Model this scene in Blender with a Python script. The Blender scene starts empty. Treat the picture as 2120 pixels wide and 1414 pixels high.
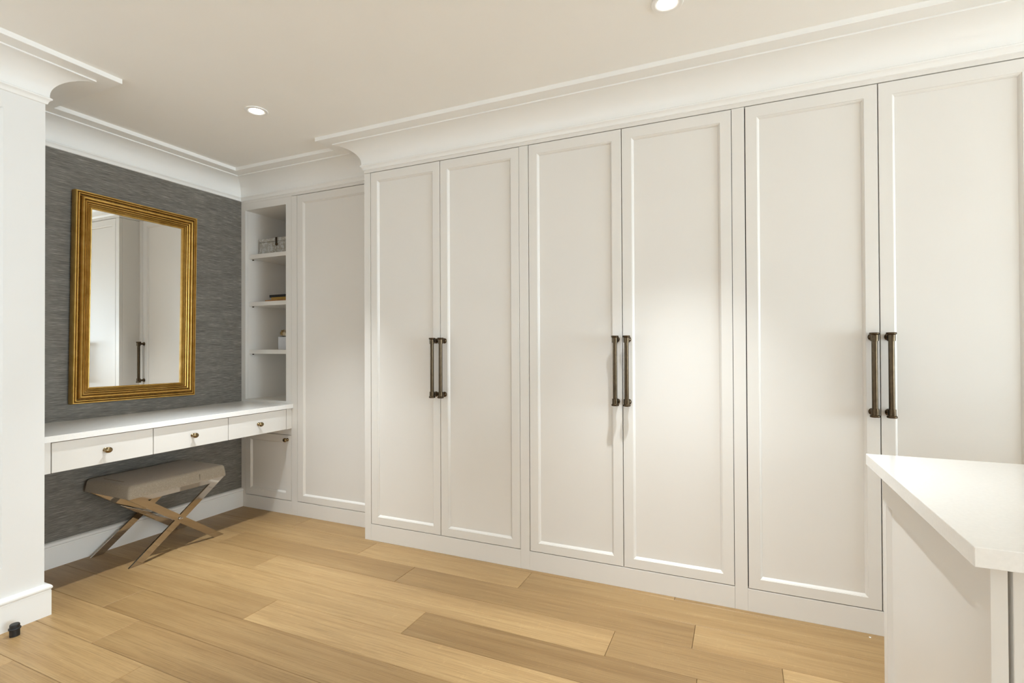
import bpy, bmesh, math, random
from mathutils import Vector, Matrix
random.seed(7)
scene = bpy.context.scene
COL = scene.collection
IMG_W = 2120

# ------------------------------------------------------------------ camera
CX, CY, CZ = 3.3488, -2.4713, 1.1696
YAW, PITCH, ROLL, F_PX = -0.4183, 0.0076, -0.0046, 1056.33
fw = Vector((math.sin(YAW), math.cos(YAW), 0)); rt = Vector((math.cos(YAW), -math.sin(YAW), 0)); up = Vector((0, 0, 1))
fw, up = math.cos(PITCH) * fw + math.sin(PITCH) * up, -math.sin(PITCH) * fw + math.cos(PITCH) * up
rt, up = math.cos(ROLL) * rt + math.sin(ROLL) * up, -math.sin(ROLL) * rt + math.cos(ROLL) * up
cam_d = bpy.data.cameras.new('camera')
cam_d.sensor_fit = 'HORIZONTAL'; cam_d.sensor_width = 36.0
cam_d.lens = F_PX * 36.0 / IMG_W
cam_d.clip_start = 0.02; cam_d.clip_end = 60
cam = bpy.data.objects.new('camera', cam_d)
M = Matrix((rt, up, -fw)).transposed().to_4x4(); M.translation = (CX, CY, CZ)
cam.matrix_world = M
COL.objects.link(cam); scene.camera = cam

# ------------------------------------------------------------------ exposure, world, daylight
vs = scene.view_settings
scene.display_settings.display_device = 'sRGB'
vs.view_transform = 'Standard'; vs.look = 'None'; vs.gamma = 1.0; vs.use_curve_mapping = False
vs.exposure = 0.56
scene.cycles.max_bounces = 14; scene.cycles.diffuse_bounces = 8; scene.cycles.glossy_bounces = 6

world = bpy.data.worlds.new('world'); scene.world = world
world.use_nodes = True
wn = world.node_tree.nodes
wn['Background'].inputs[0].default_value = (0.75, 0.87, 1.0, 1)
wn['Background'].inputs[1].default_value = 1.2

# room extents (the camera stands inside)
XR, YB, YF, ZC = 10.80, -4.60, 0.62, 2.40
WIN = (-4.10, -0.50, 0.15, 2.20)          # window in the right wall: y0, y1, z0, z1

FILL_WIN = (0.80, 2.60, 0.35, 2.15)           # unseen fill window added in the back wall: x0, x1, z0, z1

def area_lamp(name, loc, rot, sx, sy, power, col, shape='RECTANGLE', spread=math.pi):
    d = bpy.data.lights.new(name, 'AREA'); d.shape = shape; d.size = sx
    if shape in ('RECTANGLE', 'ELLIPSE'): d.size_y = sy
    d.energy = power; d.color = col; d.spread = spread
    o = bpy.data.objects.new(name, d); o.location = loc; o.rotation_euler = rot
    COL.objects.link(o); return o

# daylight coming in through the window of the right wall
area_lamp('window_daylight', (XR - 0.03, (WIN[0] + WIN[1]) / 2, (WIN[2] + WIN[3]) / 2), (0, math.pi / 2, 0),
          WIN[3] - WIN[2] - 0.1, WIN[1] - WIN[0] - 0.1, 215.0, (0.74, 0.915, 1.05))
# dim fill added to brighten the left doors, placed at an unseen back window
area_lamp('back_fill_light', ((FILL_WIN[0] + FILL_WIN[1]) / 2, YB + 0.03, (FILL_WIN[2] + FILL_WIN[3]) / 2), (math.pi / 2, 0, 0),
          FILL_WIN[1] - FILL_WIN[0] - 0.1, FILL_WIN[3] - FILL_WIN[2] - 0.1, 10.0, (0.82, 0.92, 1.0))
LAMP_W = 150.0
LAMP_COL = (0.92, 0.985, 1.02)

# ------------------------------------------------------------------ helpers
def new_bm(): return bmesh.new()

def finish(name, bm, mat, parent=None, smooth=False, angle=35):
    bmesh.ops.recalc_face_normals(bm, faces=bm.faces[:])
    me = bpy.data.meshes.new(name); bm.to_mesh(me); bm.free()
    if mat is not None: me.materials.append(mat)
    if smooth:
        for p in me.polygons: p.use_smooth = True
        me.set_sharp_from_angle(angle=math.radians(angle))
    o = bpy.data.objects.new(name, me); COL.objects.link(o)
    if parent is not None:
        o.parent = parent
        o.matrix_parent_inverse = Matrix.Translation(-world_loc(parent))
    return o

def world_loc(o):
    v = Vector(o.location)
    return v

def tag(o, label, cat, group=None):
    o['label'] = label; o['category'] = cat
    if group: o['group'] = group
    return o

def thing(name, label, cat, loc=(0, 0, 0), group=None):
    o = bpy.data.objects.new(name, None); COL.objects.link(o)
    o.location = loc; o.empty_display_size = 0.05
    return tag(o, label, cat, group)

def struct(o, label=None):
    o['kind'] = 'structure'
    if label: o['label'] = label
    return o

def box(bm, x0, x1, y0, y1, z0, z1, bevel=0.0, seg=1):
    vs_ = [bm.verts.new((x, y, z)) for x in (x0, x1) for y in (y0, y1) for z in (z0, z1)]
    f = [(0, 1, 3, 2), (4, 6, 7, 5), (0, 4, 5, 1), (2, 3, 7, 6), (0, 2, 6, 4), (1, 5, 7, 3)]
    fs = [bm.faces.new([vs_[i] for i in q]) for q in f]
    if bevel > 0:
        es = {e for fa in fs for e in fa.edges}
        bmesh.ops.bevel(bm, geom=list(es), offset=bevel, segments=seg, affect='EDGES', profile=0.5)
    return vs_

def boxobj(name, mat, b, parent=None, bevel=0.0, seg=1):
    bm = new_bm(); box(bm, *b, bevel=bevel, seg=seg)
    return finish(name, bm, mat, parent)

def lathe(bm, prof, origin, axis, n=20, squash=None):
    """prof: list of (radius, height along axis). squash: (side_vector, factor) to make it oval"""
    ax = Vector(axis).normalized(); o = Vector(origin)
    t = Vector((0, 0, 1)) if abs(ax.z) < 0.9 else Vector((1, 0, 0))
    u = ax.cross(t).normalized(); v = ax.cross(u).normalized()
    su = sv = 1.0
    if squash: su, sv = squash
    rings = []
    for r, h in prof:
        if r < 1e-6: rings.append([bm.verts.new(o + ax * h)])
        else: rings.append([bm.verts.new(o + ax * h + u * (r * su * math.cos(2 * math.pi * i / n)) + v * (r * sv * math.sin(2 * math.pi * i / n))) for i in range(n)])
    for a, b in zip(rings, rings[1:]):
        for i in range(n):
            j = (i + 1) % n
            if len(a) == 1 and len(b) == 1: continue
            if len(a) == 1: bm.faces.new((a[0], b[i], b[j]))
            elif len(b) == 1: bm.faces.new((a[i], b[0], a[j]))
            else: bm.faces.new((a[i], b[i], b[j], a[j]))
    if len(rings[0]) > 1: bm.faces.new(rings[0])
    if len(rings[-1]) > 1: bm.faces.new(rings[-1])

def sweep_seg(prof, p0, p1, m0, m1):
    """straight moulding from p0 to p1 (xy), wall on its left, room on its right; m = mitre slope at each end
    (+1 inner corner at start/end shortens, -1 outer corner lengthens, 0 square)."""
    bm = new_bm()
    a, b = Vector((*p0, 0)), Vector((*p1, 0)); t = (b - a).normalized(); nrm = Vector((t.y, -t.x, 0))
    A = [bm.verts.new(a + nrm * d + t * (d * m0) + Vector((0, 0, z))) for d, z in prof]
    B = [bm.verts.new(b + nrm * d - t * (d * m1) + Vector((0, 0, z))) for d, z in prof]
    n = len(prof)
    for i in range(n):
        j = (i + 1) % n
        bm.faces.new((A[i], A[j], B[j], B[i]))
    bm.faces.new(A); bm.faces.new(B)
    return bm

# ------------------------------------------------------------------ materials
def mat(name): 
    m = bpy.data.materials.new(name); m.use_nodes = True
    nt = m.node_tree; return m, nt, nt.nodes['Principled BSDF']

def N(nt, typ, **kw):
    n = nt.nodes.new(typ)
    for k, v in kw.items(): setattr(n, k, v)
    return n

def coords(nt, scale=(1, 1, 1), out='Object'):
    tc = N(nt, 'ShaderNodeTexCoord'); mp = N(nt, 'ShaderNodeMapping'); mp.inputs['Scale'].default_value = scale
    nt.links.new(tc.outputs[out], mp.inputs['Vector']); return mp

def noise(nt, vec, scale=5, detail=2, rough=0.5, dist=0.0):
    n = N(nt, 'ShaderNodeTexNoise'); n.inputs['Scale'].default_value = scale; n.inputs['Detail'].default_value = detail
    n.inputs['Roughness'].default_value = rough; n.inputs['Distortion'].default_value = dist
    if vec is not None: nt.links.new(vec, n.inputs['Vector'])
    return n

def ramp(nt, fac, stops):
    r = N(nt, 'ShaderNodeValToRGB'); el = r.color_ramp.elements
    while len(el) < len(stops): el.new(0.5)
    for e, (p, c) in zip(el, stops): e.position = p; e.color = (*c, 1)
    nt.links.new(fac, r.inputs['Fac']); return r

def bump(nt, bsdf, height, strength=0.2, dist=0.002):
    b = N(nt, 'ShaderNodeBump'); b.inputs['Strength'].default_value = strength; b.inputs['Distance'].default_value = dist
    nt.links.new(height, b.inputs['Height']); nt.links.new(b.outputs['Normal'], bsdf.inputs['Normal'])

def mix(nt, a, b, fac, mode='MIX'):
    m = N(nt, 'ShaderNodeMix', data_type='RGBA', blend_type=mode)
    for sock, val in ((m.inputs[0], fac), (m.inputs[6], a), (m.inputs[7], b)):
        if hasattr(val, 'links') or hasattr(val, 'is_linked'): nt.links.new(val, sock)
        elif isinstance(val, (int, float)): sock.default_value = val
        else: sock.default_value = (*val, 1)
    return m.outputs[2]

def paint(name, col, rough=0.4, tex=60, strength=0.03):
    m, nt, b = mat(name)
    mp = coords(nt); n1 = noise(nt, mp.outputs[0], 3.0, 3)
    c = ramp(nt, n1.outputs['Fac'], [(0.3, tuple(v * 0.985 for v in col)), (0.7, col)])
    nt.links.new(c.outputs['Color'], b.inputs['Base Color'])
    b.inputs['Roughness'].default_value = rough
    n2 = noise(nt, mp.outputs[0], tex, 2); bump(nt, b, n2.outputs['Fac'], strength, 0.001)
    return m

M_CAB = paint('cabinet_paint', (0.77, 0.745, 0.706), 0.40)
M_TRIM = paint('trim_paint', (0.875, 0.868, 0.845), 0.42)
M_PIER = paint('pier_paint', (0.80, 0.795, 0.778), 0.45)
M_WALL = paint('wall_paint', (0.88, 0.87, 0.845), 0.6, 90, 0.06)
M_CEIL = paint('ceiling_paint', (0.91, 0.90, 0.872), 0.8, 120, 0.08)

def simple(name, col, rough=0.5, metal=0.0, var=0.1, scale=40, bstr=0.05):
    m, nt, b = mat(name)
    mp = coords(nt); n1 = noise(nt, mp.outputs[0], scale, 3)
    c = ramp(nt, n1.outputs['Fac'], [(0.3, tuple(v * (1 - var) for v in col)), (0.7, tuple(min(1, v * (1 + var)) for v in col))])
    nt.links.new(c.outputs['Color'], b.inputs['Base Color'])
    b.inputs['Roughness'].default_value = rough; b.inputs['Metallic'].default_value = metal
    if bstr: bump(nt, b, n1.outputs['Fac'], bstr, 0.001)
    return m

M_QUARTZ = simple('white_quartz', (0.895, 0.885, 0.862), 0.10, 0, 0.02, 120, 0.0)
M_BRONZE = simple('aged_bronze', (0.085, 0.060, 0.036), 0.27, 1.0, 0.15, 60, 0.02)
M_KNOB = simple('antique_brass', (0.26, 0.19, 0.10), 0.24, 1.0, 0.12, 60, 0.02)
M_CHROME = simple('polished_nickel', (0.50, 0.455, 0.40), 0.05, 1.0, 0.01, 10, 0.0)
M_DARK = simple('cabinet_interior_dark', (0.03, 0.028, 0.025), 0.8)
M_BLACK = simple('black_rubber', (0.012, 0.012, 0.012), 0.45)
M_SUB = simple('subfloor', (0.06, 0.04, 0.025), 0.9)

def wallpaper():
    m, nt, b = mat('grey_grasscloth')
    mp1 = coords(nt, (6, 9, 460)); n1 = noise(nt, mp1.outputs[0], 1.0, 4, 0.65)
    mp2 = coords(nt, (6, 24, 1000)); n2 = noise(nt, mp2.outputs[0], 1.0, 2, 0.5)
    mp3 = coords(nt, (1, 2.2, 26)); n3 = noise(nt, mp3.outputs[0], 1.0, 3, 0.5)
    a = N(nt, 'ShaderNodeMath', operation='MULTIPLY_ADD'); nt.links.new(n2.outputs['Fac'], a.inputs[0]); a.inputs[1].default_value = 0.7
    nt.links.new(n1.outputs['Fac'], a.inputs[2])
    a2 = N(nt, 'ShaderNodeMath', operation='MULTIPLY_ADD'); nt.links.new(n3.outputs['Fac'], a2.inputs[0]); a2.inputs[1].default_value = 0.22
    nt.links.new(a.outputs[0], a2.inputs[2])
    a3 = N(nt, 'ShaderNodeMath', operation='MULTIPLY'); nt.links.new(a2.outputs[0], a3.inputs[0]); a3.inputs[1].default_value = 0.525
    c = ramp(nt, a3.outputs[0], [(0.36, (0.058, 0.051, 0.042)), (0.47, (0.135, 0.123, 0.104)), (0.55, (0.200, 0.185, 0.160)), (0.64, (0.41, 0.385, 0.335))])
    nt.links.new(c.outputs['Color'], b.inputs['Base Color'])
    b.inputs['Roughness'].default_value = 0.62
    bump(nt, b, a3.outputs[0], 0.35, 0.0015)
    return m
M_PAPER = wallpaper()

def oak():
    m, nt, b = mat('oak_plank')
    tc = N(nt, 'ShaderNodeTexCoord'); oi = N(nt, 'ShaderNodeObjectInfo')
    sc = N(nt, 'ShaderNodeMath', operation='MULTIPLY'); nt.links.new(oi.outputs['Random'], sc.inputs[0]); sc.inputs[1].default_value = 73.0
    comb = N(nt, 'ShaderNodeCombineXYZ'); nt.links.new(sc.outputs[0], comb.inputs[0]); nt.links.new(sc.outputs[0], comb.inputs[2])
    sc2 = N(nt, 'ShaderNodeMath', operation='MULTIPLY'); nt.links.new(oi.outputs['Random'], sc2.inputs[0]); sc2.inputs[1].default_value = 31.7
    nt.links.new(sc2.outputs[0], comb.inputs[1])
    add = N(nt, 'ShaderNodeVectorMath', operation='ADD'); nt.links.new(tc.outputs['Object'], add.inputs[0]); nt.links.new(comb.outputs[0], add.inputs[1])
    def mp(s):
        q = N(nt, 'ShaderNodeMapping'); q.inputs['Scale'].default_value = s; nt.links.new(add.outputs[0], q.inputs['Vector']); return q.outputs[0]
    grain = noise(nt, mp((0.9, 24, 1)), 1.0, 5, 0.6, 0.5)
    fibre = noise(nt, mp((5, 300, 1)), 1.0, 4, 0.7)
    broad = noise(nt, mp((0.8, 5.5, 1)), 1.0, 2, 0.5, 0.3)
    fleck = noise(nt, mp((95, 30, 1)), 1.0, 2, 0.5, 1.2)
    c1 = ramp(nt, grain.outputs['Fac'], [(0.18, (0.320, 0.193, 0.078)), (0.40, (0.384, 0.243, 0.106)), (0.55, (0.422, 0.276, 0.125)), (0.68, (0.446, 0.299, 0.141)), (0.84, (0.520, 0.368, 0.192))])
    c2 = ramp(nt, fibre.outputs['Fac'], [(0.33, (0.64, 0.60, 0.53)), (0.52, (1.0, 1.0, 1.0)), (0.72, (1.06, 1.06, 1.06))])
    c3 = ramp(nt, broad.outputs['Fac'], [(0.30, (0.88, 0.86, 0.83)), (0.70, (1.08, 1.085, 1.09))])
    c4 = ramp(nt, fleck.outputs['Fac'], [(0.60, (1, 1, 1)), (0.74, (1.13, 1.15, 1.18))])
    tone = ramp(nt, oi.outputs['Color'], [(0.0, (0.63, 0.58, 0.51)), (0.35, (0.84, 0.815, 0.77)), (0.7, (1.01, 1.005, 0.995)), (1.0, (1.10, 1.12, 1.14))])
    x = mix(nt, c1.outputs['Color'], c2.outputs['Color'], 0.75, 'MULTIPLY')
    x = mix(nt, x, c3.outputs['Color'], 1.0, 'MULTIPLY')
    x = mix(nt, x, c4.outputs['Color'], 0.7, 'MULTIPLY')
    x = mix(nt, x, tone.outputs['Color'], 1.0, 'MULTIPLY')
    # small dark knots
    vo = N(nt, 'ShaderNodeTexVoronoi'); vo.inputs['Scale'].default_value = 1.0; nt.links.new(mp((0.55, 3.0, 1)), vo.inputs['Vector'])
    kn = ramp(nt, vo.outputs['Distance'], [(0.010, (0.9, 0.9, 0.9)), (0.028, (0, 0, 0))])
    x = mix(nt, x, (0.09, 0.05, 0.025), kn.outputs['Color'])
    nt.links.new(x, b.inputs['Base Color'])
    b.inputs['Roughness'].default_value = 0.42
    bump(nt, b, fibre.outputs['Fac'], 0.10, 0.0006)
    return m
M_OAK = oak()

def gold():
    m, nt, b = mat('antique_gold_leaf')
    mp = coords(nt); n1 = noise(nt, mp.outputs[0], 18, 4, 0.6); n2 = noise(nt, mp.outputs[0], 140, 3)
    c = ramp(nt, n1.outputs['Fac'], [(0.28, (0.56, 0.33, 0.075)), (0.5, (0.68, 0.43, 0.115)), (0.72, (0.78, 0.52, 0.17))])
    at = N(nt, 'ShaderNodeAttribute'); at.attribute_name = 'groove_shade'  # occlusion shade painted as a darker gold into the frame grooves
    shade_noise = ramp(nt, n2.outputs['Fac'], [(0.35, (0.75, 0.75, 0.75)), (0.6, (1, 1, 1))])
    k = N(nt, 'ShaderNodeMath', operation='MULTIPLY'); nt.links.new(at.outputs['Fac'], k.inputs[0]); nt.links.new(shade_noise.outputs['Color'], k.inputs[1])
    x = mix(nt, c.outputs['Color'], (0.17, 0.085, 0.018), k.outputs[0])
    nt.links.new(x, b.inputs['Base Color'])
    b.inputs['Metallic'].default_value = 0.82; b.inputs['Roughness'].default_value = 0.38
    bump(nt, b, n1.outputs['Fac'], 0.05, 0.001)
    return m
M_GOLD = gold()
M_GOLD_DARK = simple('dark_gold_groove', (0.07, 0.035, 0.008), 0.5, 0.6)

def mirror_glass():
    m, nt, b = mat('mirror_silver')
    b.inputs['Base Color'].default_value = (0.93, 0.94, 0.93, 1); b.inputs['Metallic'].default_value = 1.0; b.inputs['Roughness'].default_value = 0.0
    return m
M_MIRROR = mirror_glass()

def linen():
    m, nt, b = mat('taupe_linen')
    mp1 = coords(nt, (160, 900, 900)); n1 = noise(nt, mp1.outputs[0], 1, 2)
    mp2 = coords(nt, (900, 160, 160)); n2 = noise(nt, mp2.outputs[0], 1, 2)
    mx = N(nt, 'ShaderNodeMath', operation='MAXIMUM'); nt.links.new(n1.outputs['Fac'], mx.inputs[0]); nt.links.new(n2.outputs['Fac'], mx.inputs[1])
    c = ramp(nt, mx.outputs[0], [(0.45, (0.275, 0.232, 0.178)), (0.66, (0.375, 0.322, 0.255))])
    nt.links.new(c.outputs['Color'], b.inputs['Base Color']); b.inputs['Roughness'].default_value = 0.9
    b.inputs['Sheen Weight'].default_value = 0.2
    bump(nt, b, mx.outputs[0], 0.4, 0.001)
    return m
M_LINEN = linen()
M_THREAD = simple('seam_thread', (0.20, 0.165, 0.12), 0.9)

def emit(name, col, s):
    m, nt, b = mat(name)
    b.inputs['Emission Color'].default_value = (*col, 1); b.inputs['Emission Strength'].default_value = s
    b.inputs['Base Color'].default_value = (0.9, 0.9, 0.9, 1)
    return m
M_LENS = emit('lit_lens', (1.0, 0.95, 0.86), 14.0)

def glass():
    m, nt, b = mat('window_glass')
    b.inputs['Transmission Weight'].default_value = 1.0; b.inputs['Roughness'].default_value = 0.0; b.inputs['IOR'].default_value = 1.05
    return m
M_GLASS = glass()

def distressed():
    m, nt, b = mat('distressed_inlay')
    mp = coords(nt, (1, 1, 1)); n1 = noise(nt, mp.outputs[0], 42, 3, 0.6, 0.8); n2 = noise(nt, mp.outputs[0], 9, 2)
    c = ramp(nt, n1.outputs['Fac'], [(0.44, (0.30, 0.235, 0.14)), (0.52, (0.37, 0.31, 0.22)), (0.57, (0.60, 0.60, 0.57))])
    x = mix(nt, c.outputs['Color'], (0.45, 0.47, 0.48), n2.outputs['Fac'])
    nt.links.new(x, b.inputs['Base Color']); b.inputs['Roughness'].default_value = 0.5
    return m
M_BOX = distressed()
M_BOOK_BLACK = simple('black_cloth_cover', (0.010, 0.010, 0.011), 0.6)
M_BOOK_OCHRE = simple('ochre_cover', (0.42, 0.25, 0.05), 0.55)
M_BOOK_ORANGE = simple('orange_cover', (0.45, 0.20, 0.06), 0.55)
M_PAGES = simple('book_pages', (0.62, 0.52, 0.35), 0.8)
M_SILVER = simple('pearl_glaze', (0.74, 0.75, 0.79), 0.15, 0.1, 0.03)
M_PETAL_GOLD = simple('dried_gold_petals', (0.48, 0.34, 0.15), 0.7, 0, 0.3, 80)
M_PETAL_CREAM = simple('cream_petals', (0.72, 0.63, 0.48), 0.7, 0, 0.12, 80)
M_STEM = simple('dark_twigs', (0.05, 0.045, 0.035), 0.8)

# ------------------------------------------------------------------ key dimensions
YA = 0.1528                     # alcove cabinet fronts
XW = 1.2683                     # left side of the wardrobe run
PX, PY = 0.57, -1.26            # face and end of the wall pier on the left
DT, DB = 2.2185, 0.0992         # door gap lines top / bottom
GAP = 0.0038

# ------------------------------------------------------------------ room shell
# floor: subfloor slab and oak planks running along x
fl = struct(boxobj('floor', M_SUB, (-0.15, XR + 0.1, YB - 0.1, YF + 0.1, -0.10, -0.016)), 'light oak plank floor')
ROW_W, ROW0 = 0.1815, 0.1555
known = {0: [0.69, 3.07], 1: [1.378, 2.367], 2: [0.496, 1.777, 3.175], 3: [0.986, 2.878, 3.483], 4: [2.084], 5: [1.394, 3.3],
         6: [0.72, 2.75], 7: [0.997, 2.5], 8: [1.34, 3.35], 9: [0.863, 2.3]}
tones = {0: [.45, .5, .45], 1: [.45, .85, .35], 2: [.5, .25, .25, .5], 3: [.55, .85, .3, .75], 4: [.85, .15], 5: [.5, .8, .6],
         6: [.4, .35, .4], 7: [.75, .4, .4], 8: [.6, .45, .5], 9: [.9, .5, .5]}
def plank(x0, x1, y0, y1, tone):
    bm = new_bm(); c, g = 0.0013, 0.0006
    x0 += g; x1 -= g; y0 += g; y1 -= g
    zb, zt = -0.016, 0.0
    low = [bm.verts.new(v) for v in ((x0, y0, zb), (x1, y0, zb), (x1, y1, zb), (x0, y1, zb))]
    mid = [bm.verts.new(v) for v in ((x0, y0, zt - c), (x1, y0, zt - c), (x1, y1, zt - c), (x0, y1, zt - c))]
    top = [bm.verts.new(v) for v in ((x0 + c, y0 + c, zt), (x1 - c, y0 + c, zt), (x1 - c, y1 - c, zt), (x0 + c, y1 - c, zt))]
    for a, b in ((low, mid), (mid, top)):
        for i in range(4): bm.faces.new((a[i], a[(i + 1) % 4], b[(i + 1) % 4], b[i]))
    bm.faces.new(top)
    o = finish('plank', bm, M_OAK, fl)
    o.color = (tone, tone, tone, 1)
k = -3
while True:
    y1 = ROW0 - ROW_W * k; y0 = y1 - ROW_W
    if y1 < YB: break
    js = list(known.get(k, []))
    if not js: js = [random.uniform(0.5, 2.0)]
    while js[-1] < XR - 1.0: js.append(js[-1] + random.uniform(1.1, 2.1))
    js = [-0.1] + [j for j in js if j < XR - 0.2] + [XR + 0.05]
    tk = tones.get(k, [])
    for i, (a, b) in enumerate(zip(js, js[1:])):
        plank(a, b, max(y0, YB - 0.05), min(y1, YF + 0.05), tk[i] if i < len(tk) else random.uniform(0.2, 0.85))
    k += 1

struct(boxobj('ceiling', M_CEIL, (-0.15, XR + 0.1, YB - 0.1, YF + 0.1, ZC, ZC + 0.1)), 'plain off-white ceiling')
struct(boxobj('wall_left', M_PAPER, (-0.12, 0.0, PY, YF, 0, ZC)), 'grey horizontal grasscloth wallpaper behind the vanity')
struct(boxobj('wall_front', M_WALL, (-0.12, XR + 0.1, YF, YF + 0.1, 0, ZC)), 'wall behind the wardrobes')
struct(boxobj('wall_front_right', M_WALL, (4.412, XR, 0.0, YF, 0, ZC)), 'plain white wall beyond the wardrobes')
def back_wall():
    bm = new_bm(); x0, x1, z0, z1 = FILL_WIN
    box(bm, -0.12, x0, YB - 0.1, YB, 0, ZC); box(bm, x1, XR + 0.1, YB - 0.1, YB, 0, ZC)
    box(bm, x0, x1, YB - 0.1, YB, 0, z0); box(bm, x0, x1, YB - 0.1, YB, z1, ZC)
    return finish('wall_back', bm, M_WALL)
struct(back_wall(), 'plain white wall opposite the wardrobes')
# pier / left wall return with a recessed panel on its face
def pier():
    bm = new_bm()
    y0, y1 = YB, PY
    py1, py0, pz0, pz1, dep, bev = -1.400, -3.2, 0.26, 2.168, 0.010, 0.008
    def q(x, a, b, c, d): return [bm.verts.new((x, y, z)) for y, z in ((a, c), (b, c), (b, d), (a, d))]
    outer = q(PX, y0, y1, 0, ZC); o2 = q(PX, py0, py1, pz0, pz1); i2 = q(PX - dep, py0 + bev, py1 - bev, pz0 + bev, pz1 - bev)
    back = q(-0.12, y0, y1, 0, ZC)
    for a, b in ((outer, o2), (o2, i2), (back, outer)):
        for i in range(4): bm.faces.new((a[i], a[(i + 1) % 4], b[(i + 1) % 4], b[i]))
    bm.faces.new(i2); bm.faces.new(back)
    return finish('wall_left_pier', bm, M_PIER)
struct(pier(), 'white panelled wall pier beside the vanity')

# right wall with window opening
def right_wall():
    bm = new_bm(); y0, y1, z0, z1 = WIN
    box(bm, XR, XR + 0.12, YB, y0, 0, ZC); box(bm, XR, XR + 0.12, y1, YF, 0, ZC)
    box(bm, XR, XR + 0.12, y0, y1, 0, z0); box(bm, XR, XR + 0.12, y0, y1, z1, ZC)
    return finish('wall_right', bm, M_WALL)
struct(right_wall(), 'plain white wall with a wide window')
def window():
    y0, y1, z0, z1 = WIN; t = 0.06
    bm = new_bm()
    box(bm, XR + 0.02, XR + 0.09, y0, y0 + t, z0, z1); box(bm, XR + 0.02, XR + 0.09, y1 - t, y1, z0, z1)
    box(bm, XR + 0.02, XR + 0.09, y0 + t, y1 - t, z0, z0 + t); box(bm, XR + 0.02, XR + 0.09, y0 + t, y1 - t, z1 - t, z1)
    ym = (y0 + y1) / 2; box(bm, XR + 0.02, XR + 0.09, ym - t / 2, ym + t / 2, z0 + t, z1 - t)
    w = struct(finish('window_1', bm, M_TRIM), 'wide white two-pane window')
    for a, b in ((y0 + t, ym - t / 2), (ym + t / 2, y1 - t)):
        boxobj('pane', M_GLASS, (XR + 0.05, XR + 0.056, a, b, z0 + t, z1 - t), w)
window()

def fill_window_back():  # unseen window added around the back fill light
    x0, x1, z0, z1 = FILL_WIN; t = 0.06; a0, a1 = YB - 0.08, YB - 0.02
    bm = new_bm(); xm = (x0 + x1) / 2
    box(bm, x0, x0 + t, a0, a1, z0, z1); box(bm, x1 - t, x1, a0, a1, z0, z1); box(bm, xm - t / 2, xm + t / 2, a0, a1, z0 + t, z1 - t)
    box(bm, x0 + t, x1 - t, a0, a1, z0, z0 + t); box(bm, x0 + t, x1 - t, a0, a1, z1 - t, z1)
    w = struct(finish('fill_window', bm, M_TRIM), 'unseen white two-pane window added for fill light opposite the wardrobes')
    for a, b in ((x0 + t, xm - t / 2), (xm + t / 2, x1 - t)):
        boxobj('pane', M_GLASS, (a, b, YB - 0.056, YB - 0.050, z0 + t, z1 - t), w)
fill_window_back()

# crown moulding
CROWN = [(0.0, 2.238), (0.006, 2.240), (0.0085, 2.249), (0.012, 2.2555), (0.0185, 2.2605), (0.0190, 2.2655), (0.0115, 2.2705), (0.0112, 2.279)]
for i in range(1, 13):
    a = i / 12 * math.pi / 2
    CROWN.append((0.0112 + 0.1185 * (1 - math.cos(a)), 2.279 + 0.0915 * math.sin(a)))
CROWN += [(0.1297, 2.3765), (0.197, 2.3785), (0.198, 2.3795), (0.198, ZC + 0.002), (0.0, ZC + 0.002)]
path = [(PX, YB), (PX, PY), (0, PY), (0, YA), (XW, YA), (XW, 0), (XR, 0), (XR, YB), (PX, YB)]
turn = [1, -1, 1, 1, 1, -1, 1, 1, 1]      # +1 inner corner, -1 outer corner
for i in range(len(path) - 1):
    o = finish('trim_%d' % (i + 1), sweep_seg(CROWN, path[i], path[i + 1], turn[i], turn[i + 1]), M_TRIM, None, True, 30)
    struct(o, 'white coved crown moulding with a flat ceiling band')

# baseboards
BASE = [(0, 0), (0.018, 0), (0.018, 0.108), (0.0165, 0.110), (0.0165, 0.112), (0.019, 0.1145), (0.0215, 0.119), (0.021, 0.125), (0.017, 0.131), (0.011, 0.1345), (0.004, 0.136), (0, 0.136)]
bb = [('baseboard_left', (0, PY), (0, YA), 0, 0), ('baseboard_left_pier', (PX, YB), (PX, PY), 1, -1), ('baseboard_left_return', (PX, PY), (0, PY), -1, 1),
      ('baseboard_front_right', (4.412, 0), (XR, 0), 0, 1), ('baseboard_right', (XR, 0), (XR, YB), 1, 1), ('baseboard_back', (XR, YB), (PX, YB), 1, 1)]
for n, a, b, m0, m1 in bb:
    struct(finish(n, sweep_seg(BASE, a, b, m0, m1), M_TRIM, None, True, 25), 'white moulded baseboard')

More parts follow.
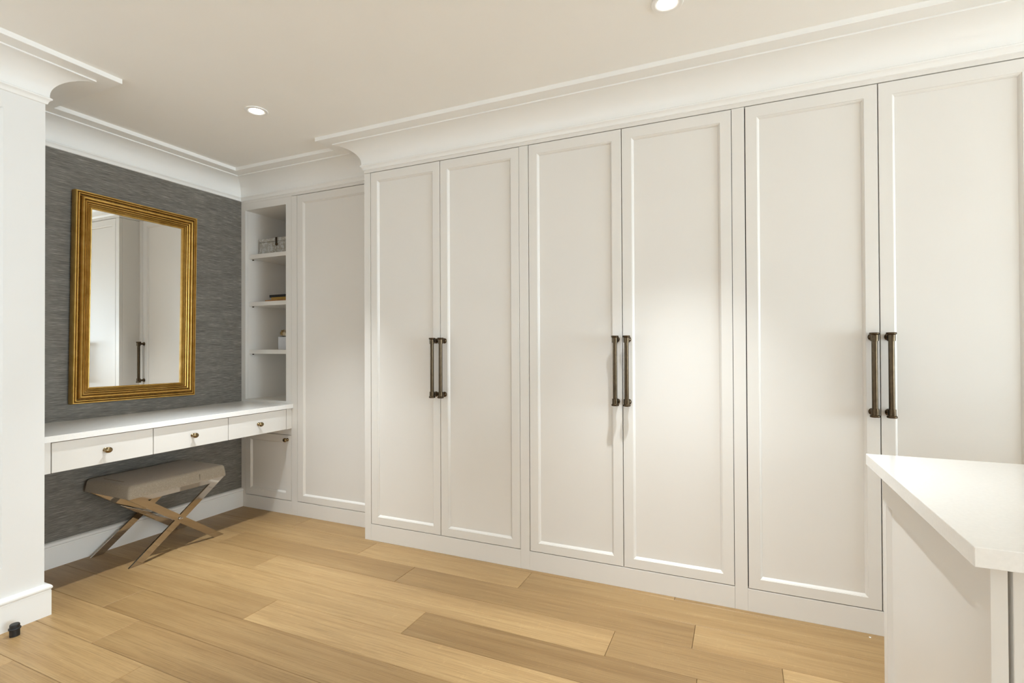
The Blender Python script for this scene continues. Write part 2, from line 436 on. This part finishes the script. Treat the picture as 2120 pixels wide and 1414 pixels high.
# ------------------------------------------------------------------ cabinetry parts
def door_mesh(x0, x1, z0, z1, yf, st=0.0455, top=0.050, bot=0.044, th=0.021):
    """inset frame-and-panel door; front plane at yf facing -y. returns (frame bm, panel bm)"""
    bm = new_bm()
    def ring(ins, y):
        a, b, c, d = ins
        return [bm.verts.new(v) for v in ((x0 + a, y, z0 + c), (x1 - b, y, z0 + c), (x1 - b, y, z1 - d), (x0 + a, y, z1 - d))]
    def ins(e): return (st + e, st + e, bot + e, top + e)
    r = [ring((0, 0, 0, 0), yf + th), ring((0, 0, 0, 0), yf + 0.0008), ring((0.0008,) * 4, yf), ring(ins(0), yf), ring(ins(0.0008), yf + 0.0022),
         ring(ins(0.0030), yf + 0.0030), ring(ins(0.0065), yf + 0.0062), ring(ins(0.0095), yf + 0.0105), ring(ins(0.0105), yf + 0.0125), ring(ins(0.0105), yf + th)]
    for a, b in zip(r, r[1:]):
        for i in range(4): bm.faces.new((a[i], a[(i + 1) % 4], b[(i + 1) % 4], b[i]))
    for i in range(4): bm.faces.new((r[-1][i], r[-1][(i + 1) % 4], r[0][(i + 1) % 4], r[0][i]))
    pm = new_bm(); e = 0.0105
    box(pm, x0 + st + e, x1 - st - e, yf + 0.0118, yf + th - 0.002, z0 + bot + e, z1 - top - e)
    return bm, pm

def pull_handle(x, yf, z0, z1, parent):
    bm = new_bm(); yb = yf - 0.043
    n = 20
    h = z1 - z0
    lathe(bm, [(0.0, 0.0), (0.0165, 0.0), (0.0180, 0.0018), (0.0180, 0.0060), (0.0165, 0.0082), (0.0142, 0.010), (0.0138, 0.034), (0.0105, 0.0345),
               (0.0105, h - 0.0345), (0.0138, h - 0.034), (0.0142, h - 0.010), (0.0165, h - 0.0082), (0.0180, h - 0.0060), (0.0180, h - 0.0018), (0.0165, h), (0, h)], (x, yb, z0), (0, 0, 1), n)
    for zc in (z0 + 0.0175, z1 - 0.0175):
        lathe(bm, [(0.0, 0.0), (0.0148, 0.0), (0.0148, 0.003), (0.0125, 0.006), (0.0088, 0.009), (0.0084, 0.0425)], (x, yf - 0.0002, zc), (0, -1, 0), n)
    return finish('pull_handle', bm, M_BRONZE, parent, True, 40)

def knob(origin, axis, parent):
    bm = new_bm()
    lathe(bm, [(0, 0), (0.0125, 0), (0.0125, 0.002), (0.009, 0.005), (0.0065, 0.008), (0.0062, 0.012), (0.009, 0.014), (0.0135, 0.0165), (0.0163, 0.0205), (0.0168, 0.024),
               (0.0155, 0.028), (0.012, 0.0315), (0.006, 0.0335), (0, 0.034)], origin, axis, 22, (1.06, 0.86) if abs(axis[0]) > 0.5 else (1.0, 0.86))
    return finish('knob', bm, M_KNOB, parent, True, 40)

def add_door(parent, x0, x1, z0, z1, yf, handle_x=None, knob_at=None, **kw):
    fb, pb = door_mesh(x0, x1, z0, z1, yf, **kw)
    d = finish('door', fb, M_CAB, parent)
    finish('door_panel', pb, M_CAB, d)
    if handle_x is not None: pull_handle(handle_x, yf, 0.8785, 1.2140, d)
    if knob_at is not None: knob((knob_at[0], yf, knob_at[1]), (0, -1, 0), d)
    return d

# three double-door wardrobes
MEET = [(1.3168, 1.8065, 2.2945), (2.3478, 2.8345, 3.3254), (3.3793, 3.8670, 4.3560)]
EDGE = [XW, 2.2945, 3.3254, 4.410]
labels = ['tall white double-door wardrobe standing next to the recessed vanity alcove',
          'tall white double-door wardrobe in the middle of the run of three',
          'tall white double-door wardrobe standing behind the island counter']
for i, (a, m, b) in enumerate(MEET):
    e0 = XW if i == 0 else MEET[i - 1][2]
    e1 = b if i < 2 else 4.410
    t = thing('wardrobe_cabinet', labels[i], 'wardrobe', ((e0 + e1) / 2, 0.3, 0), 'built-in wardrobes along the wall')
    g = GAP / 2
    # carcass (dark gap shows between the doors)
    bm = new_bm()
    box(bm, a - 0.012, b + 0.012, 0.0235, YF - 0.002, 0.0, ZC - 0.165)
    finish('carcass', bm, M_DARK, t)
    boxobj('face_stile', M_CAB, (e0 + 0.0003, a - g, 0.0, 0.0225, 0.0, DT - 0.0003), t, 0.0006)
    if i == 2: boxobj('face_stile', M_CAB, (b + g, e1, 0.0, 0.0225, 0.0, DT - 0.0003), t, 0.0006)
    boxobj('toe_board', M_CAB, (a - g + 0.0003, (b + g if i == 2 else b) - 0.0003, 0.0, 0.0225, 0.0, DB - g), t, 0.0006)
    boxobj('top_rail', M_CAB, (e0 + (0 if i else 0.0), e1, 0.0, 0.0225, DT + g, 2.262), t, 0.0005)
    if i == 0:
        boxobj('side_panel', M_CAB, (XW, XW + 0.02, 0.0232, YF - 0.002, 0.0, DT - 0.0003), t, 0.0006)
        boxobj('side_rail', M_CAB, (XW, XW + 0.02, 0.0232, YF - 0.002, DT + g, 2.262), t, 0.0005)
    add_door(t, a + g, m - g, DB + g, DT - g, 0.0, m - 0.0275)
    add_door(t, m + g, b - g, DB + g, DT - g, 0.0, m + 0.0275)

# single-door cupboard inside the alcove
AX0, AX1 = 0.5538, 1.2225
t = thing('alcove_cupboard', 'tall white single-door cupboard recessed between the shelves and the wardrobe', 'cupboard', (0.9, 0.35, 0))
g = GAP / 2
boxobj('carcass', M_DARK, (AX0 - 0.03, AX1 + 0.03, YA + 0.0235, YF - 0.002, 0.0, 2.236), t)
boxobj('face_stile', M_CAB, (0.5020, AX0 - g, YA, YA + 0.0225, 0.0, DT - 0.0003), t, 0.0006)
boxobj('face_stile', M_CAB, (AX1 + g, XW - 0.0005, YA, YA + 0.0225, 0.0, DT - 0.0003), t, 0.0006)
boxobj('toe_board', M_CAB, (AX0 - g + 0.0003, AX1 + g - 0.0003, YA, YA + 0.0225, 0.0, 0.0975 - g), t, 0.0006)
boxobj('top_rail', M_CAB, (0.5020, XW - 0.0005, YA, YA + 0.0225, DT + g, 2.262), t, 0.0005)
add_door(t, AX0 + g, AX1 - g, 0.0975 + g, DT - g, YA, AX1 - 0.0190, st=0.0515)

# open shelf cabinet in the corner
SX0, SX1 = 0.0434, 0.4487
OB, OT = 0.786, 2.168
t = thing('shelf_cabinet', 'narrow white shelf cabinet with open shelves above a small door beside the wallpaper', 'shelf cabinet', (0.25, 0.35, 0))
bm = new_bm()
YBK = 0.58
box(bm, 0.002, SX0, YA + 0.021, YBK, 0.0, 2.238)
box(bm, SX1, 0.5010, YA + 0.021, YBK, 0.0, 2.238)
box(bm, SX0, SX1, YBK - 0.015, YBK, 0.0, 2.238)
box(bm, SX0, SX1, YA + 0.021, YBK - 0.015, OB - 0.02, OB)
box(bm, SX0, SX1, YA + 0.021, YBK - 0.015, OT, 2.238)
finish('carcass', bm, M_CAB, t)
boxobj('lower_interior', M_DARK, (SX0 - 0.01, SX1 + 0.01, YA + 0.0225, YBK - 0.02, 0.0, 0.60), t)
bm = new_bm()
SD0, SD1, SZ0, SZ1 = 0.0425, 0.4970, 0.0945, 0.5514
box(bm, 0.0015, SX0, YA, YA + 0.020, 0.0, DT - 0.0003)
finish('face_stile', bm, M_CAB, t)
bm = new_bm()
box(bm, SX1, 0.5010, YA, YA + 0.020, SZ1 + g, DT - 0.0003); box(bm, SD1 + g, 0.5010, YA, YA + 0.020, 0, SZ1 + g)
finish('face_stile', bm, M_CAB, t)
boxobj('face_rail', M_CAB, (SX0, SX1, YA, YA + 0.020, OT, DT - 0.0003), t)
boxobj('face_rail', M_CAB, (SX0, SX1, YA, YA + 0.020, SZ1 + g, OB), t)
boxobj('top_rail', M_CAB, (0.0015, 0.5014, YA, YA + 0.020, DT + 0.0005, 2.262), t, 0.0005)
boxobj('toe_board', M_CAB, (SX0, SD1 + g, YA, YA + 0.020, 0.0, SZ0 - g), t)
add_door(t, SD0 + g + 0.001, SD1 - g, SZ0 + g, SZ1 - g, YA, None, (0.4620, 0.5185), st=0.049, top=0.047, bot=0.049)
SHELF_Z = [1.8463, 1.4975, 1.1463]
for z in SHELF_Z:
    s = boxobj('shelf', M_CAB, (SX0 + 0.0008, SX1 - 0.0008, YA + 0.030, YBK - 0.016, z - 0.030, z), t, 0.0008)
    for yy in (YA + 0.060,):
        bm = new_bm(); lathe(bm, [(0, 0), (0.0038, 0), (0.0038, 0.013), (0, 0.013)], (SX0 + 0.0005, yy, z - 0.0342), (1, 0, 0), 10)
        finish('shelf_pin', bm, M_BRONZE, s)

# ------------------------------------------------------------------ vanity
CT = 0.5188
o = boxobj('vanity_countertop', M_QUARTZ, (0.001, CT, PY + 0.001, YA - 0.0006, 0.7413, 0.77), None, 0.0012, 2)
tag(o, 'long white stone vanity countertop below the gold mirror', 'countertop')
VX = 0.5024; VZ0, VZ1 = 0.5994, 0.7408
t = thing('floating_vanity', 'white wall-hung vanity with three drawers under the stone countertop', 'vanity', (0.25, -0.55, VZ0))
bm = new_bm()
box(bm, 0.0005, VX - 0.022, PY + 0.002, YA - 0.002, VZ0, VZ1)
finish('carcass', bm, M_CAB, t)
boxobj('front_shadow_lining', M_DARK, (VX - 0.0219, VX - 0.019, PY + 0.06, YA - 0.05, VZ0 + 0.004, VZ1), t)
D = [-1.2058, -0.7652, -0.3291, 0.1068]
boxobj('end_stile', M_CAB, (VX - 0.0215, VX, PY + 0.002, D[0] - 0.0022, VZ0, VZ1), t, 0.0006)
boxobj('end_stile', M_CAB, (VX - 0.0215, VX, D[3] + 0.0022, YA - 0.001, VZ0, VZ1), t, 0.0006)
for a, b in zip(D, D[1:]):
    d = boxobj('drawer', M_CAB, (VX - 0.0185, VX, a + 0.0020, b - 0.0020, VZ0 + 0.0003, VZ1 - 0.0045), t, 0.0010)
    knob((VX, (a + b) / 2 - 0.003, 0.6665), (1, 0, 0), d)

# ------------------------------------------------------------------ mirror (hangs slightly crooked)
MC = Vector((0.014, -0.5652, 1.4432)); MW, MH, FWID, MROT = 0.684, 1.176, 0.087, 0.0135
t = thing('wall_mirror', 'large rectangular wall mirror in a ridged antique gold frame', 'mirror', MC)
# ridged profile: (distance from the outer edge, height off the wall, shade painted in the grooves)
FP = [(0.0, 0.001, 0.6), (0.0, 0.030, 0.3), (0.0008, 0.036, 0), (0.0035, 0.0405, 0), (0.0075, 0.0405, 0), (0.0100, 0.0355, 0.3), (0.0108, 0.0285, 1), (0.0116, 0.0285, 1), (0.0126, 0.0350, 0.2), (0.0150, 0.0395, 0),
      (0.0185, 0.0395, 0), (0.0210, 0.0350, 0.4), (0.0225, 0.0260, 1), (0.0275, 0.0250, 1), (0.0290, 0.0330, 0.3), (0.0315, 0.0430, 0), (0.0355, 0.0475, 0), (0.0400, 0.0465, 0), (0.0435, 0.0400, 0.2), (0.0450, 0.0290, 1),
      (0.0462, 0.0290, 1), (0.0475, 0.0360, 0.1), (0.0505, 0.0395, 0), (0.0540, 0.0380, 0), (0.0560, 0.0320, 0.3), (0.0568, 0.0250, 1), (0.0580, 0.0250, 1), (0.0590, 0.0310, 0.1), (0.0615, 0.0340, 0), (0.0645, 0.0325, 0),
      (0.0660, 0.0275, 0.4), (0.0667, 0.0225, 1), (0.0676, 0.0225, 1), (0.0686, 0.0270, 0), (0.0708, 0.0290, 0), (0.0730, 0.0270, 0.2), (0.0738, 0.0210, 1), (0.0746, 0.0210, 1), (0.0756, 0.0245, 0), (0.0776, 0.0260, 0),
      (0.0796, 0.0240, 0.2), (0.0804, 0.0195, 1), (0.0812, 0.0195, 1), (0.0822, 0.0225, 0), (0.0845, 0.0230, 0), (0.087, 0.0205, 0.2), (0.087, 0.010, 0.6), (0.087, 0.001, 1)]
def mpt(y, z, x):      # mirror local (y right, z up) -> world, rotated clockwise
    c, s = math.cos(-MROT), math.sin(-MROT)
    return Vector((x, MC.y + c * y - s * z, MC.z + s * y + c * z))
corners = [(-1, -1), (1, -1), (1, 1), (-1, 1)]
names = ['bottom', 'right', 'top', 'left']
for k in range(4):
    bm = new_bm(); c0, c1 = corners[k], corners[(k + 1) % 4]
    lay = bm.verts.layers.float.new('groove_shade')
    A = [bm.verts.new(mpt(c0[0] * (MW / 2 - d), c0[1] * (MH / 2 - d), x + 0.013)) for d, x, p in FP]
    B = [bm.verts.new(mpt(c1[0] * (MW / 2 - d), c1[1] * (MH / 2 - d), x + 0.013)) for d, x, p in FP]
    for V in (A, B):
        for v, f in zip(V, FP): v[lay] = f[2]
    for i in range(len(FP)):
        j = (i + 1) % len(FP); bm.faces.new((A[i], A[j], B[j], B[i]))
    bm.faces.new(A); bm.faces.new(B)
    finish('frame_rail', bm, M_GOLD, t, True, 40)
bm = new_bm(); a, b = MW / 2 - FWID + 0.0005, MH / 2 - FWID + 0.0005
fr = [bm.verts.new(mpt(y, z, 0.026)) for y, z in ((-a, -b), (a, -b), (a, b), (-a, b))]
bk = [bm.verts.new(mpt(y, z, 0.016)) for y, z in ((-a, -b), (a, -b), (a, b), (-a, b))]
bm.faces.new(fr); bm.faces.new(bk)
for i in range(4): bm.faces.new((fr[i], fr[(i + 1) % 4], bk[(i + 1) % 4], bk[i]))
finish('mirror_glass', bm, M_MIRROR, t)

# ------------------------------------------------------------------ X-leg bench
BY0, BY1, BX0, BX1 = -0.845, -0.287, 0.024, 0.428
t = thing('vanity_bench', 'taupe linen bench on crossed polished metal legs under the vanity', 'bench', ((BX0 + BX1) / 2, (BY0 + BY1) / 2, 0))
def cushion():
    bm = new_bm(); nx, ny, nz = 18, 24, 7
    zt, zb = 0.4405, 0.372
    cx, cy = (BX0 + BX1) / 2, (BY0 + BY1) / 2; hx, hy = (BX1 - BX0) / 2, (BY1 - BY0) / 2
    r = 0.022
    loops = []
    prof = [(-0.006, zb + 0.006), (0.000, zb), (0.0015, zb + 0.006), (0.000, zb + 0.020), (-0.003, zt - 0.030)]
    for i in range(6):
        a = i / 5 * math.pi / 2; prof.append((-0.004 - r * 0.9 * (1 - math.cos(a)), zt - 0.022 + 0.019 * math.sin(a)))
    prof += [(-0.045, zt - 0.0015), (-0.09, zt + 0.0005), (-0.15, zt + 0.0015)]
    def rr(off):       # rounded rectangle loop at offset
        pts = []; cr = max(0.016 + off * 0.35, 0.006) 
        ax, ay = hx + off, hy + off
        for qx, qy, a0 in ((1, 1, 0), (-1, 1, 90), (-1, -1, 180), (1, -1, 270)):
            for s in range(7):
                a = math.radians(a0 + s * 15); pts.append((cx + qx * (ax - cr) + cr * math.cos(a), cy + qy * (ay - cr) + cr * math.sin(a)))
        return pts
    for off, z in prof:
        pts = rr(off); lp = []
        for (x, y) in pts:
            zz = z
            if z < zb + 0.012:      # hem dips at the corners
                ex = abs(x - cx) / hx; ey = abs(y - cy) / hy
                zz = z - 0.010 * max(0, (min(ex, ey) - 0.82) / 0.18) + 0.004
            lp.append(bm.verts.new((x, y, zz)))
        loops.append(lp)
    for a, b in zip(loops, loops[1:]):
        n = len(a)
        for i in range(n): bm.faces.new((a[i], a[(i + 1) % n], b[(i + 1) % n], b[i]))
    bm.faces.new(loops[-1]); bm.faces.new(loops[0])
    return finish('seat_cushion', bm, M_LINEN, t, True, 60)
cu = cushion()
boxobj('seam', M_THREAD, (BX1 - 0.002, BX1 + 0.0012, -0.4595, -0.4575, 0.379, 0.415), cu)
boxobj('seam', M_THREAD, (BX0 + 0.10, BX1 - 0.12, -0.8005, -0.7990, 0.4402, 0.4415), cu)
def strap(p, q, w, x0, x1, zcut0=0.0, zcut1=None, name='leg'):
    """flat bar in a plane of constant x from p to q (y,z), cut level at both ends"""
    bm = new_bm(); a, b = Vector(p), Vector(q); d = (b - a).normalized(); n = Vector((-d.y, d.x))
    hw = w / 2 / abs(d.y)     # horizontal half width
    pts = [(a.x - hw, a.y), (a.x + hw, a.y), (b.x + hw, b.y), (b.x - hw, b.y)]
    F = [bm.verts.new((x1, y, z)) for y, z in pts]; B = [bm.verts.new((x0, y, z)) for y, z in pts]
    bm.faces.new(F); bm.faces.new(B)
    for i in range(4): bm.faces.new((F[i], F[(i + 1) % 4], B[(i + 1) % 4], B[i]))
    bmesh.ops.bevel(bm, geom=bm.edges[:], offset=0.0012, segments=2, affect='EDGES')
    return finish(name, bm, M_CHROME, t, True, 40)
for (x0, x1) in ((0.392, 0.404), (0.046, 0.058)):
    ym = -0.557
    strap((-0.798, 0.0), (-0.314, 0.362), 0.038, x0, x1)
    strap((-0.316, 0.0), (-0.800, 0.362), 0.038, x0 + 0.0004, x1 - 0.0004)
    bm = new_bm()
    pts = [(-0.834, 0.380), (-0.280, 0.380), (-0.300, 0.352), (-0.365, 0.338), (-0.735, 0.338), (-0.813, 0.352)]
    Fv = [bm.verts.new((x1 - 0.0002, y, z)) for y, z in pts]; Bv = [bm.verts.new((x0 + 0.0002, y, z)) for y, z in pts]
    bm.faces.new(Fv); bm.faces.new(Bv)
    for i in range(len(pts)): bm.faces.new((Fv[i], Fv[(i + 1) % len(pts)], Bv[(i + 1) % len(pts)], Bv[i]))
    finish('seat_rail', bm, M_CHROME, t)
    bm = new_bm(); lathe(bm, [(0, 0), (0.0095, 0), (0.0095, 0.003), (0.006, 0.005), (0.0085, 0.0075), (0.0092, 0.011), (0.007, 0.0150), (0, 0.0165)], (x1 - 0.0005, ym, 0.181), (1, 0, 0), 16)
    finish('bolt', bm, M_CHROME, t, True)
boxobj('stretcher', M_CHROME, (0.058, 0.392, -0.566, -0.548, 0.171, 0.191), t, 0.002, 2)

# ------------------------------------------------------------------ shelf objects
# keepsake box
bx0, bx1, by0, by1, bz = 0.062, 0.428, 0.255, 0.455, SHELF_Z[0] + 0.0006
t = thing('keepsake_box', 'distressed inlaid keepsake box with a dark clasp on the top shelf', 'box', ((bx0 + bx1) / 2, 0.355, bz))
boxobj('box_body', M_BOX, (bx0, bx1, by0, by1, bz, bz + 0.098), t, 0.002)
boxobj('lid', M_BOX, (bx0 - 0.002, bx1 + 0.002, by0 - 0.002, by1 + 0.002, bz + 0.0995, bz + 0.126), t, 0.003)
bm = new_bm(); xm = (bx0 + bx1) / 2
box(bm, xm - 0.009, xm + 0.009, by0 - 0.007, by0 - 0.0022, bz + 0.070, bz + 0.128, 0.0015)
lathe(bm, [(0, 0), (0.011, 0), (0.011, 0.004), (0.006, 0.009), (0, 0.009)], (xm, by0 - 0.001, bz + 0.076), (0, -1, 0), 12)
finish('clasp', bm, M_BRONZE, t, True)
# stacked books
z = SHELF_Z[1] + 0.0006
for x0, th, cov, lab in ((0.088, 0.020, M_BOOK_ORANGE, 'thin orange book at the bottom of the stack on the middle shelf'),
                         (0.152, 0.0185, M_BOOK_OCHRE, 'ochre book between the black and the orange book'),
                         (0.134, 0.0185, M_BOOK_BLACK, 'black book lying on top of the stack on the middle shelf')):
    x1, y0, y1 = 0.432, 0.285, 0.475
    t = thing('book', lab, 'book', ((x0 + x1) / 2, 0.38, z), 'books stacked flat on the middle shelf')
    bm = new_bm()
    box(bm, x0, x1, y0, y1, z, z + 0.0025, 0.0004); box(bm, x0, x1, y0, y1, z + th - 0.0025, z + th, 0.0004); box(bm, x0, x1, y0, y0 + 0.003, z + 0.0025, z + th - 0.0025)
    finish('cover', bm, cov, t)
    boxobj('pages', M_PAGES, (x0 + 0.004, x1 - 0.004, y0 + 0.003, y1 - 0.004, z + 0.0025, z + th - 0.0025), t)
    z += th + 0.0003
# small vase with dried flowers
vx0, vx1, vy0, vy1, vz = 0.206, 0.300, 0.300, 0.394, SHELF_Z[2] + 0.0006
t = thing('flower_vase', 'small pearly square vase with dried cream and gold blooms on the lowest shelf', 'vase', ((vx0 + vx1) / 2, 0.347, vz))
bm = new_bm()
box(bm, vx0, vx1, vy0, vy1, vz, vz + 0.094, 0.0015, 2)
finish('vase_body', bm, M_SILVER, t, True, 50)
bm = new_bm(); box(bm, vx0 + 0.010, vx1 - 0.010, vy0 + 0.010, vy1 - 0.010, vz + 0.0935, vz + 0.098); 
for i in range(14):
    a = random.uniform(0, 6.28); px, py = (vx0 + vx1) / 2 + 0.034 * math.cos(a), (vy0 + vy1) / 2 + 0.034 * math.sin(a)
    lathe(bm, [(0.0016, 0), (0.0012, random.uniform(0.012, 0.026))], (px, py, vz + 0.092), (math.cos(a) * 0.6, math.sin(a) * 0.6, 0.8), 6)
finish('stems', bm, M_STEM, t)
def bloom(c, R, m):
    bm = new_bm(); c = Vector(c)
    bmesh.ops.create_icosphere(bm, subdivisions=2, radius=R * 0.66, matrix=Matrix.Translation(c))
    for ring_i, (npet, tilt) in enumerate(((8, -0.45), (10, 0.0), (9, 0.45), (7, 0.9), (4, 1.3))):
        for j in range(npet):
            a = 2 * math.pi * (j + 0.5 * ring_i) / npet + random.uniform(-0.2, 0.2); tl = tilt + random.uniform(-0.12, 0.12)
            d = Vector((math.cos(a) * math.cos(tl), math.sin(a) * math.cos(tl), math.sin(tl)))
            s = Vector((-math.sin(a), math.cos(a), 0)); n = d.cross(s).normalized() * -1
            w = R * 0.42; b0 = c + d * R * 0.62; tip = d * R * random.uniform(0.34, 0.48)
            P = [b0 - n * R * 0.25, b0 + s * w - n * R * 0.05, b0 + tip * 0.8 + s * w * 0.7 + n * R * 0.22, b0 + tip + n * R * 0.34, b0 + tip * 0.8 - s * w * 0.7 + n * R * 0.22, b0 - s * w - n * R * 0.05]
            mid = bm.verts.new(b0 + tip * 0.3 + n * R * 0.05)
            V = [bm.verts.new(p) for p in P]
            for i in range(6): bm.faces.new((V[i], V[(i + 1) % 6], mid))
    finish('bloom', bm, m, t, True, 80)
bloom((vx0 + 0.022, vy0 + 0.026, vz + 0.124), 0.024, M_PETAL_GOLD)
bloom((vx0 + 0.062, vy0 + 0.016, vz + 0.122), 0.026, M_PETAL_CREAM)
bloom((vx0 + 0.070, vy0 + 0.068, vz + 0.124), 0.025, M_PETAL_GOLD)
bloom((vx0 + 0.026, vy0 + 0.072, vz + 0.122), 0.024, M_PETAL_CREAM)

# ------------------------------------------------------------------ island
IX0, IX1, IY0, IY1 = 3.7088, 5.75, -1.3672, -0.5631
o = boxobj('island_countertop', M_QUARTZ, (IX0, IX1, IY0, IY1, 0.7924, 0.8265), None, 0.0014, 2)
tag(o, 'thick white stone countertop of the island in front of the wardrobes', 'countertop')
t = thing('island_cabinet', 'white island cabinet with a panelled end under the thick stone top', 'island', (4.7, -0.965, 0))
CX0, CY0, CY1 = 3.746, -1.318, -0.590
ZT = 0.7920
boxobj('carcass', M_CAB, (CX0 + 0.024, IX1 - 0.06, CY0 + 0.022, CY1, 0.0, ZT), t)
# panelled end: frame facing -x with recessed panel
def end_panel():
    bm = new_bm()
    s0, s1, top, bot, dep = 0.062, 0.036, 0.100, 0.12, 0.0125
    def ring(a, b, c, d, x): return [bm.verts.new(v) for v in ((x, CY0 + a, c), (x, CY1 - b, c), (x, CY1 - b, ZT - d), (x, CY0 + a, ZT - d))]
    r = [ring(0, 0, 0, 0, CX0 + 0.0235), ring(0, 0, 0, 0, CX0 + 0.0006), ring(0.0006, 0.0006, 0.0, 0.0006, CX0), ring(s0, s1, bot, top, CX0), ring(s0 + 0.001, s1 + 0.001, bot + 0.001, top + 0.001, CX0 + 0.002),
         ring(s0 + 0.010, s1 + 0.010, bot + 0.010, top + 0.010, CX0 + dep)]
    for a, b in zip(r, r[1:]):
        for i in range(4): bm.faces.new((a[i], a[(i + 1) % 4], b[(i + 1) % 4], b[i]))
    bm.faces.new(r[-1]); bm.faces.new(r[0])
    return finish('end_panel', bm, M_CAB, t)
end_panel()
fx = CX0 + 0.031
widths = [(fx, 4.42), (4.424, 5.06), (5.064, IX1 - 0.064)]
boxobj('toe_board', M_CAB, (CX0 + 0.0245, IX1 - 0.06, CY0 + 0.012, CY0 + 0.0215, 0.0, 0.09), t)
for a, b in widths:
    for z0, z1 in ((0.094, 0.32), (0.324, 0.55), (0.554, 0.783)):
        d = boxobj('drawer', M_CAB, (a, b, CY0 + 0.001, CY0 + 0.0215, z0, z1), t, 0.001)
        knob(((a + b) / 2, CY0 + 0.001, (z0 + z1) / 2), (0, -1, 0), d)

# ------------------------------------------------------------------ recessed downlights
def downlight(x, y, lab, group):
    t = thing('recessed_downlight', lab, 'downlight', (x, y, ZC), group)
    bm = new_bm(); n = 40
    prof = [(0.0555, 0.0), (0.0565, -0.0030), (0.0545, -0.0052), (0.0450, -0.0056), (0.0375, -0.0046), (0.0340, -0.0014)]
    rings = [[bm.verts.new((x + r * math.cos(2 * math.pi * i / n), y + r * math.sin(2 * math.pi * i / n), ZC + h)) for i in range(n)] for r, h in prof]
    for a, b in zip(rings, rings[1:]):
        for i in range(n): bm.faces.new((a[i], a[(i + 1) % n], b[(i + 1) % n], b[i]))
    finish('trim_ring', bm, M_TRIM, t, True)
    bm = new_bm(); lathe(bm, [(0.0345, 0), (0.0345, 0.0012)], (x, y, ZC - 0.0022), (0, 0, 1), 32)
    finish('lens', bm, M_LENS, t)
    ld = bpy.data.lights.new('downlight_lamp', 'SPOT'); ld.energy = LAMP_W; ld.color = LAMP_COL
    ld.spot_size = math.radians(69); ld.spot_blend = 1.0; ld.shadow_soft_size = 0.03
    l = bpy.data.objects.new('downlight_lamp', ld); l.location = (x, y, ZC - 0.008); COL.objects.link(l)
    l.parent = t; l.matrix_parent_inverse = Matrix.Translation(-Vector(t.location))
for (x, y, lab) in ((1.058, -0.587, 'round white recessed ceiling downlight over the vanity'), (3.122, -0.575, 'round white recessed ceiling downlight over the middle wardrobe'),
                    (5.19, -0.58, 'round white recessed ceiling downlight over the far end of the island'),
                    (1.058, -2.65, 'round white recessed ceiling downlight beside the wall pier'), (3.122, -2.65, 'round white recessed ceiling downlight in the open floor area'),
                    (5.19, -2.65, 'round white recessed ceiling downlight in front of the island'),
                    (7.25, -0.58, 'round white recessed ceiling downlight past the island near the plain wall'), (7.25, -2.65, 'round white recessed ceiling downlight between the island and the window'),
                    (9.30, -0.58, 'round white recessed ceiling downlight in the corner by the window'), (9.30, -2.65, 'round white recessed ceiling downlight in front of the window')):
    downlight(x, y, lab, 'recessed ceiling downlights')

# ------------------------------------------------------------------ small things on the floor
sx, sy = 0.652, -1.392
t = thing('door_stop', 'small black rubber door stop on the oak floor by the baseboard', 'door stop', (sx, sy, 0))
bm = new_bm(); lathe(bm, [(0, 0), (0.0165, 0), (0.0168, 0.026), (0.0163, 0.045), (0.014, 0.048), (0, 0.048)], (sx, sy, 0.0), (0, 0, 1), 24, (1.0, 1.0))
finish('post', bm, M_BLACK, t, True)
bm = new_bm(); lathe(bm, [(0.0166, 0.026), (0.0195, 0.0275), (0.0203, 0.030), (0.0195, 0.0325), (0.0166, 0.034)], (sx, sy, 0.0), (0, 0, 1), 24)
finish('collar', bm, M_BLACK, t, True)
bm = new_bm(); bmesh.ops.create_icosphere(bm, subdivisions=1, radius=0.0042)
for v in bm.verts:
    v.co.z *= 0.5; v.co *= random.uniform(0.8, 1.2)
    v.co += Vector((3.817, -0.033, 0.0024))
o = finish('paper_scrap', bm, M_TRIM); tag(o, 'tiny white crumb of paper on the floor beside the wardrobe plinth', 'scrap')
